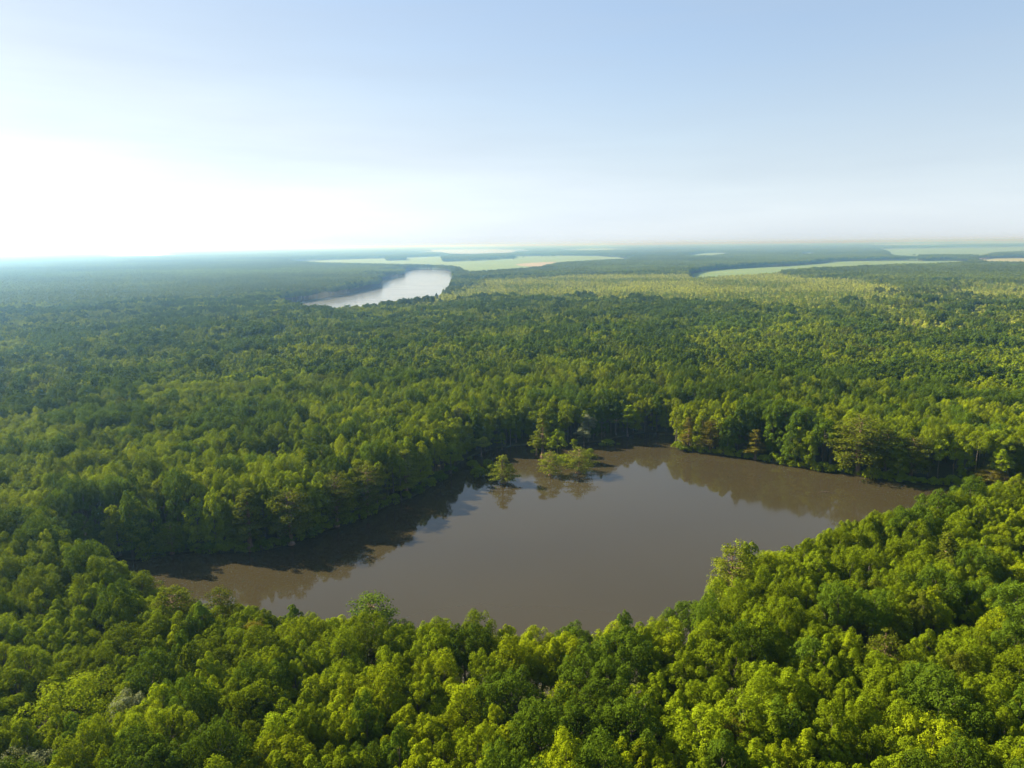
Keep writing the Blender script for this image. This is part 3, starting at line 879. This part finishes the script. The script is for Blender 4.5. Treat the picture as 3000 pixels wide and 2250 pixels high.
# the 300 broadleaf trees that show largest become objects of their own
px = project(np.concatenate([P, (hgt * 13)[:, None]], 1))
front = (px[:, 0] > 15) & (px[:, 0] < 2985) & (px[:, 1] < 2235) & (px[:, 1] > 1300) & (P[:, 1] > 0) & (kind < iT)
look = np.where(front, wid * np.where(kind >= iO, 1.6, 1.0) / np.hypot(dist, CAM_H - 14), 0)
pick = np.argsort(-look)[:300]
pick = pick[np.argsort(-px[pick, 1])]
ROWS = 15
per = int(math.ceil(len(pick) / ROWS))
single = np.zeros(len(P), bool)
def ordn(n):
    return '%d%s' % (n, 'th' if 10 <= n % 100 <= 20 else {1: 'st', 2: 'nd', 3: 'rd'}.get(n % 10, 'th'))
for r in range(ROWS):
    row = pick[r * per:(r + 1) * per]
    row = row[np.argsort(px[row, 0])]
    for k, i_ in enumerate(row):
        single[i_] = True
        t = tint[i_]
        hue = 'yellow-green' if t[0] / t[1] > .68 else ('dark green' if t[1] < .075 else 'green')
        form = 'spreading' if kind[i_] >= iO else ('tall' if hgt[i_] > 1.1 else ('broad' if wid[i_] > 1.1 else 'rounded'))
        plant('broadleaf_tree', KINDS[kind[i_]], (P[i_, 0], P[i_, 1], zb[i_]), rotz[i_], (wid[i_], wid[i_], hgt[i_]), t,
              '%s %s tree, %s crown from left in %s canopy row above bottom edge' % (form, hue, ordn(k + 1), ordn(r + 1)), 'tree', 'broadleaf trees of the near bank canopy')

# slim trees of the flooded shore are things too
sh = np.where(kind >= iT, True, False) & (kind < iBM)
sh_i = np.where(sh & (px[:, 0] > 0) & (px[:, 0] < 3000))[0]
sh_i = sh_i[np.argsort(-1.0 / dist[sh_i] * -1)][:120]
sh_i = sh_i[np.argsort(px[sh_i, 0])]
for k, i_ in enumerate(sh_i):
    single[i_] = True
    plant('tupelo_tree', KINDS[kind[i_]], (P[i_, 0], P[i_, 1], -.1), rotz[i_], (wid[i_], wid[i_], hgt[i_]), tint[i_],
          'slim pale-trunked tree, %s from left along the flooded back shore of the lake' % ordn(k + 1), 'tree', 'slim trees of the flooded back shore')

def scatter_object(name, label, P3, rot, scl, kinds_idx, tints, meshes):
    """one stuff object that draws its copies from points; the copies are its own geometry"""
    me_ = bpy.data.meshes.new(name)
    me_.vertices.add(len(P3)); me_.vertices.foreach_set('co', np.asarray(P3, np.float32).ravel())
    def attr(nm, ty, key, data):
        a_ = me_.attributes.new(nm, ty, 'POINT'); a_.data.foreach_set(key, np.asarray(data).ravel())
    attr('rot', 'FLOAT_VECTOR', 'vector', np.stack([np.zeros(len(rot)), np.zeros(len(rot)), rot], 1).astype(np.float32))
    attr('scl', 'FLOAT_VECTOR', 'vector', np.asarray(scl, np.float32))
    attr('tint', 'FLOAT_VECTOR', 'vector', np.asarray(tints, np.float32))
    attr('pick', 'INT', 'value', np.asarray(kinds_idx, np.int32))
    o = bpy.data.objects.new(name, me_); COL.objects.link(o)
    ng = bpy.data.node_groups.new(name, 'GeometryNodeTree')
    ng.interface.new_socket('Geometry', in_out='INPUT', socket_type='NodeSocketGeometry')
    ng.interface.new_socket('Geometry', in_out='OUTPUT', socket_type='NodeSocketGeometry')
    N, L = ng.nodes, ng.links
    gi, go = N.new('NodeGroupInput'), N.new('NodeGroupOutput')
    inst = N.new('GeometryNodeInstanceOnPoints')
    join = N.new('GeometryNodeJoinGeometry')
    for m_ in reversed(meshes):
        src = bpy.data.objects.new('source_' + m_.name, m_)     # never linked: only lends its mesh
        oi = N.new('GeometryNodeObjectInfo'); oi.inputs['Object'].default_value = src; oi.inputs['As Instance'].default_value = False
        gt = N.new('GeometryNodeGeometryToInstance')
        L.new(oi.outputs['Geometry'], gt.inputs[0]); L.new(gt.outputs[0], join.inputs[0])
    def named(nm, ty):
        n_ = N.new('GeometryNodeInputNamedAttribute'); n_.data_type = ty; n_.inputs['Name'].default_value = nm
        return n_.outputs['Attribute']
    L.new(gi.outputs[0], inst.inputs['Points'])
    L.new(join.outputs[0], inst.inputs['Instance'])
    inst.inputs['Pick Instance'].default_value = True
    L.new(named('pick', 'INT'), inst.inputs['Instance Index'])
    e2r = N.new('FunctionNodeEulerToRotation')
    L.new(named('rot', 'FLOAT_VECTOR'), e2r.inputs[0])
    L.new(e2r.outputs[0], inst.inputs['Rotation'])
    L.new(named('scl', 'FLOAT_VECTOR'), inst.inputs['Scale'])
    L.new(inst.outputs[0], go.inputs[0])
    md = o.modifiers.new('scatter', 'NODES'); md.node_group = ng
    o['kind'] = 'stuff'; o['label'] = label
    return o

rest = ~single
scatter_object('forest', 'dense green forest canopy around the lake stretching into the distance', np.concatenate([P[rest], zb[rest][:, None]], 1), rotz[rest],
               np.stack([wid[rest], wid[rest], hgt[rest]], 1), kind[rest], tint[rest], [k.joined for k in KINDS])

# woodland farther off, square by square
def tiles(cell, near, far, rng, jitter=.0):
    n = int(far / cell) + 1
    gx = np.arange(-n, n + 1) * cell
    gy = np.arange(0, n + 1) * cell
    Q = np.stack(np.meshgrid(gx, gy), -1).reshape(-1, 2).astype(float)
    d = np.hypot(Q[:, 0], Q[:, 1])
    return Q[(d > near) & (d < far) & (np.abs(Q[:, 0]) < .82 * Q[:, 1] + 2 * cell)]

def clear_of(Q, half):
    bad = np.zeros(len(Q), bool)
    off = np.array([(sx, sy) for sx in (-.8, 0, .8) for sy in (-.8, 0, .8)]) * half
    for o_ in off:
        bad |= open_land(Q + o_)
    return bad

TP, TS, TT, TK = [], [], [], []
Q = tiles(TILE, 900, 7000, rng)
near_or_edge = clear_of(Q, TILE / 2)
for o_ in ((-.5, -.5), (.5, -.5), (-.5, .5), (.5, .5), (0, 0)):
    near_or_edge |= poplar_at(Q + np.array(o_) * TILE) | poplar_at(Q + np.array(o_) * TILE * 1.8)
full = Q[~near_or_edge & (np.hypot(Q[:, 0], Q[:, 1]) > FARLIM + 55)]
TP.append(full); TS.append(np.ones((len(full), 3)))
# along edges: single trees again, so that shores and field margins keep their line
edge_sq = Q[near_or_edge | (np.hypot(Q[:, 0], Q[:, 1]) <= FARLIM + 55)]
sub = []
for x, y in edge_sq:
    n_ = 18 if math.hypot(x, y) < 3000 else 12
    g_ = (np.arange(n_) + .5) / n_ * TILE - TILE / 2
    sub.append(np.stack(np.meshgrid(g_ + x, g_ + y), -1).reshape(-1, 2))
E = np.concatenate(sub)
E += rng.uniform(-2, 2, E.shape)
E = E[~open_land(E) & ~poplar_at(E) & (np.hypot(E[:, 0], E[:, 1]) >= FARLIM)]
print('edge trees', len(E), 'full tiles', len(full))
scatter_object('distant_woods', 'blue-green distant woods along the river and the field margins',
               np.concatenate([E, np.full((len(E), 1), .3)], 1), rng.uniform(0, 6.3, len(E)),
               np.stack([rng.uniform(.95, 1.5, len(E))] * 2 + [rng.uniform(.85, 1.15, len(E))], 1), rng.integers(0, 6, len(E)), forest_tint(E, rng, 55.0, .25)[0] * .95, [k.joined for k in BROAD_MID])
Q = tiles(TILE * 5, 7000 + 100, 33000, rng)
Q = Q[~clear_of(Q, TILE * 2.5)]
TP.append(Q); TS.append(np.tile([5.0, 5.0, 1.0], (len(Q), 1)))
TP, TS = np.concatenate(TP), np.concatenate(TS)
scatter_object('far_forest', 'hazy far forest reaching to the horizon', np.concatenate([TP, np.full((len(TP), 1), .3)], 1), rng.integers(0, 4, len(TP)) * np.pi / 2, TS,
               rng.integers(0, 4, len(TP)), (np.array([.085, .118, .006]) * (.55 + .9 * vnoise(TP, 420, 3, 12.2))[:, None] * rng.uniform(.85, 1.15, (len(TP), 1))), WOOD_TILES)
# young poplar plantation: slender trees, thinning out at its margins
lo = np.min([q.min(0) for q in POPLARS + [MIXED]], 0) - 60; hi = np.max([q.max(0) for q in POPLARS + [MIXED]], 0) + 60
Q = scatter(lo[0], hi[0], lo[1], hi[1], 4.6, 1.2, rng)
Q = Q[poplar_at(Q) & ~open_land(Q)]
print('poplars', len(Q))
pn = vnoise(Q, 140, 3, 9.1)
gr = ((pn < .40) & (rng.random(len(Q)) < .6)) | (rng.random(len(Q)) < .10)
pt = np.array([.24, .27, .035]) * (.70 + .6 * pn[:, None]) * rng.uniform(.7, 1.3, (len(Q), 1))
pt[gr] = GREEN * rng.uniform(.8, 1.3, (int(gr.sum()), 1))
ph = rng.uniform(.8, 1.25, len(Q))
pw = rng.uniform(.9, 1.5, len(Q))
scatter_object('poplar_plantation', 'pale yellow-green plantation of young slender poplars beyond the forest', np.concatenate([Q, np.full((len(Q), 1), .3)], 1),
               rng.uniform(0, 6.3, len(Q)), np.stack([pw, pw, ph], 1), rng.integers(0, 3, len(Q)), pt, [k.joined for k in YOUNG])

# ------------------------------------------------------------------ haze
hm, N, L = new_mat('summer_haze')
ho = N.new('ShaderNodeOutputMaterial')
pv = N.new('ShaderNodeVolumePrincipled')
pv.inputs['Color'].default_value = (.29, .58, 1.0, 1)
pv.inputs['Density'].default_value = 2.6e-4
pv.inputs['Absorption Color'].default_value = (1, 1, 1, 1)
pv.inputs['Anisotropy'].default_value = .85
L.new(pv.outputs[0], ho.inputs['Volume'])
X, Y0, Y1, Z0, Z1 = FAR + 500, -1100.0, FAR + 500, -2.0, CAM_H + 6
hv = [(-X, Y0, Z0), (X, Y0, Z0), (X, Y1, Z0), (-X, Y1, Z0), (-X, Y0, Z1), (X, Y0, Z1), (X, Y1, Z1), (-X, Y1, Z1)]
hme = bpy.data.meshes.new('haze')
hme.from_pydata(hv, [], [(3, 2, 1, 0), (4, 5, 6, 7), (0, 1, 5, 4), (1, 2, 6, 5), (2, 3, 7, 6), (3, 0, 4, 7)])
hme.materials.append(hm)
hz = bpy.data.objects.new('haze', hme); COL.objects.link(hz)
hz['kind'] = 'stuff'
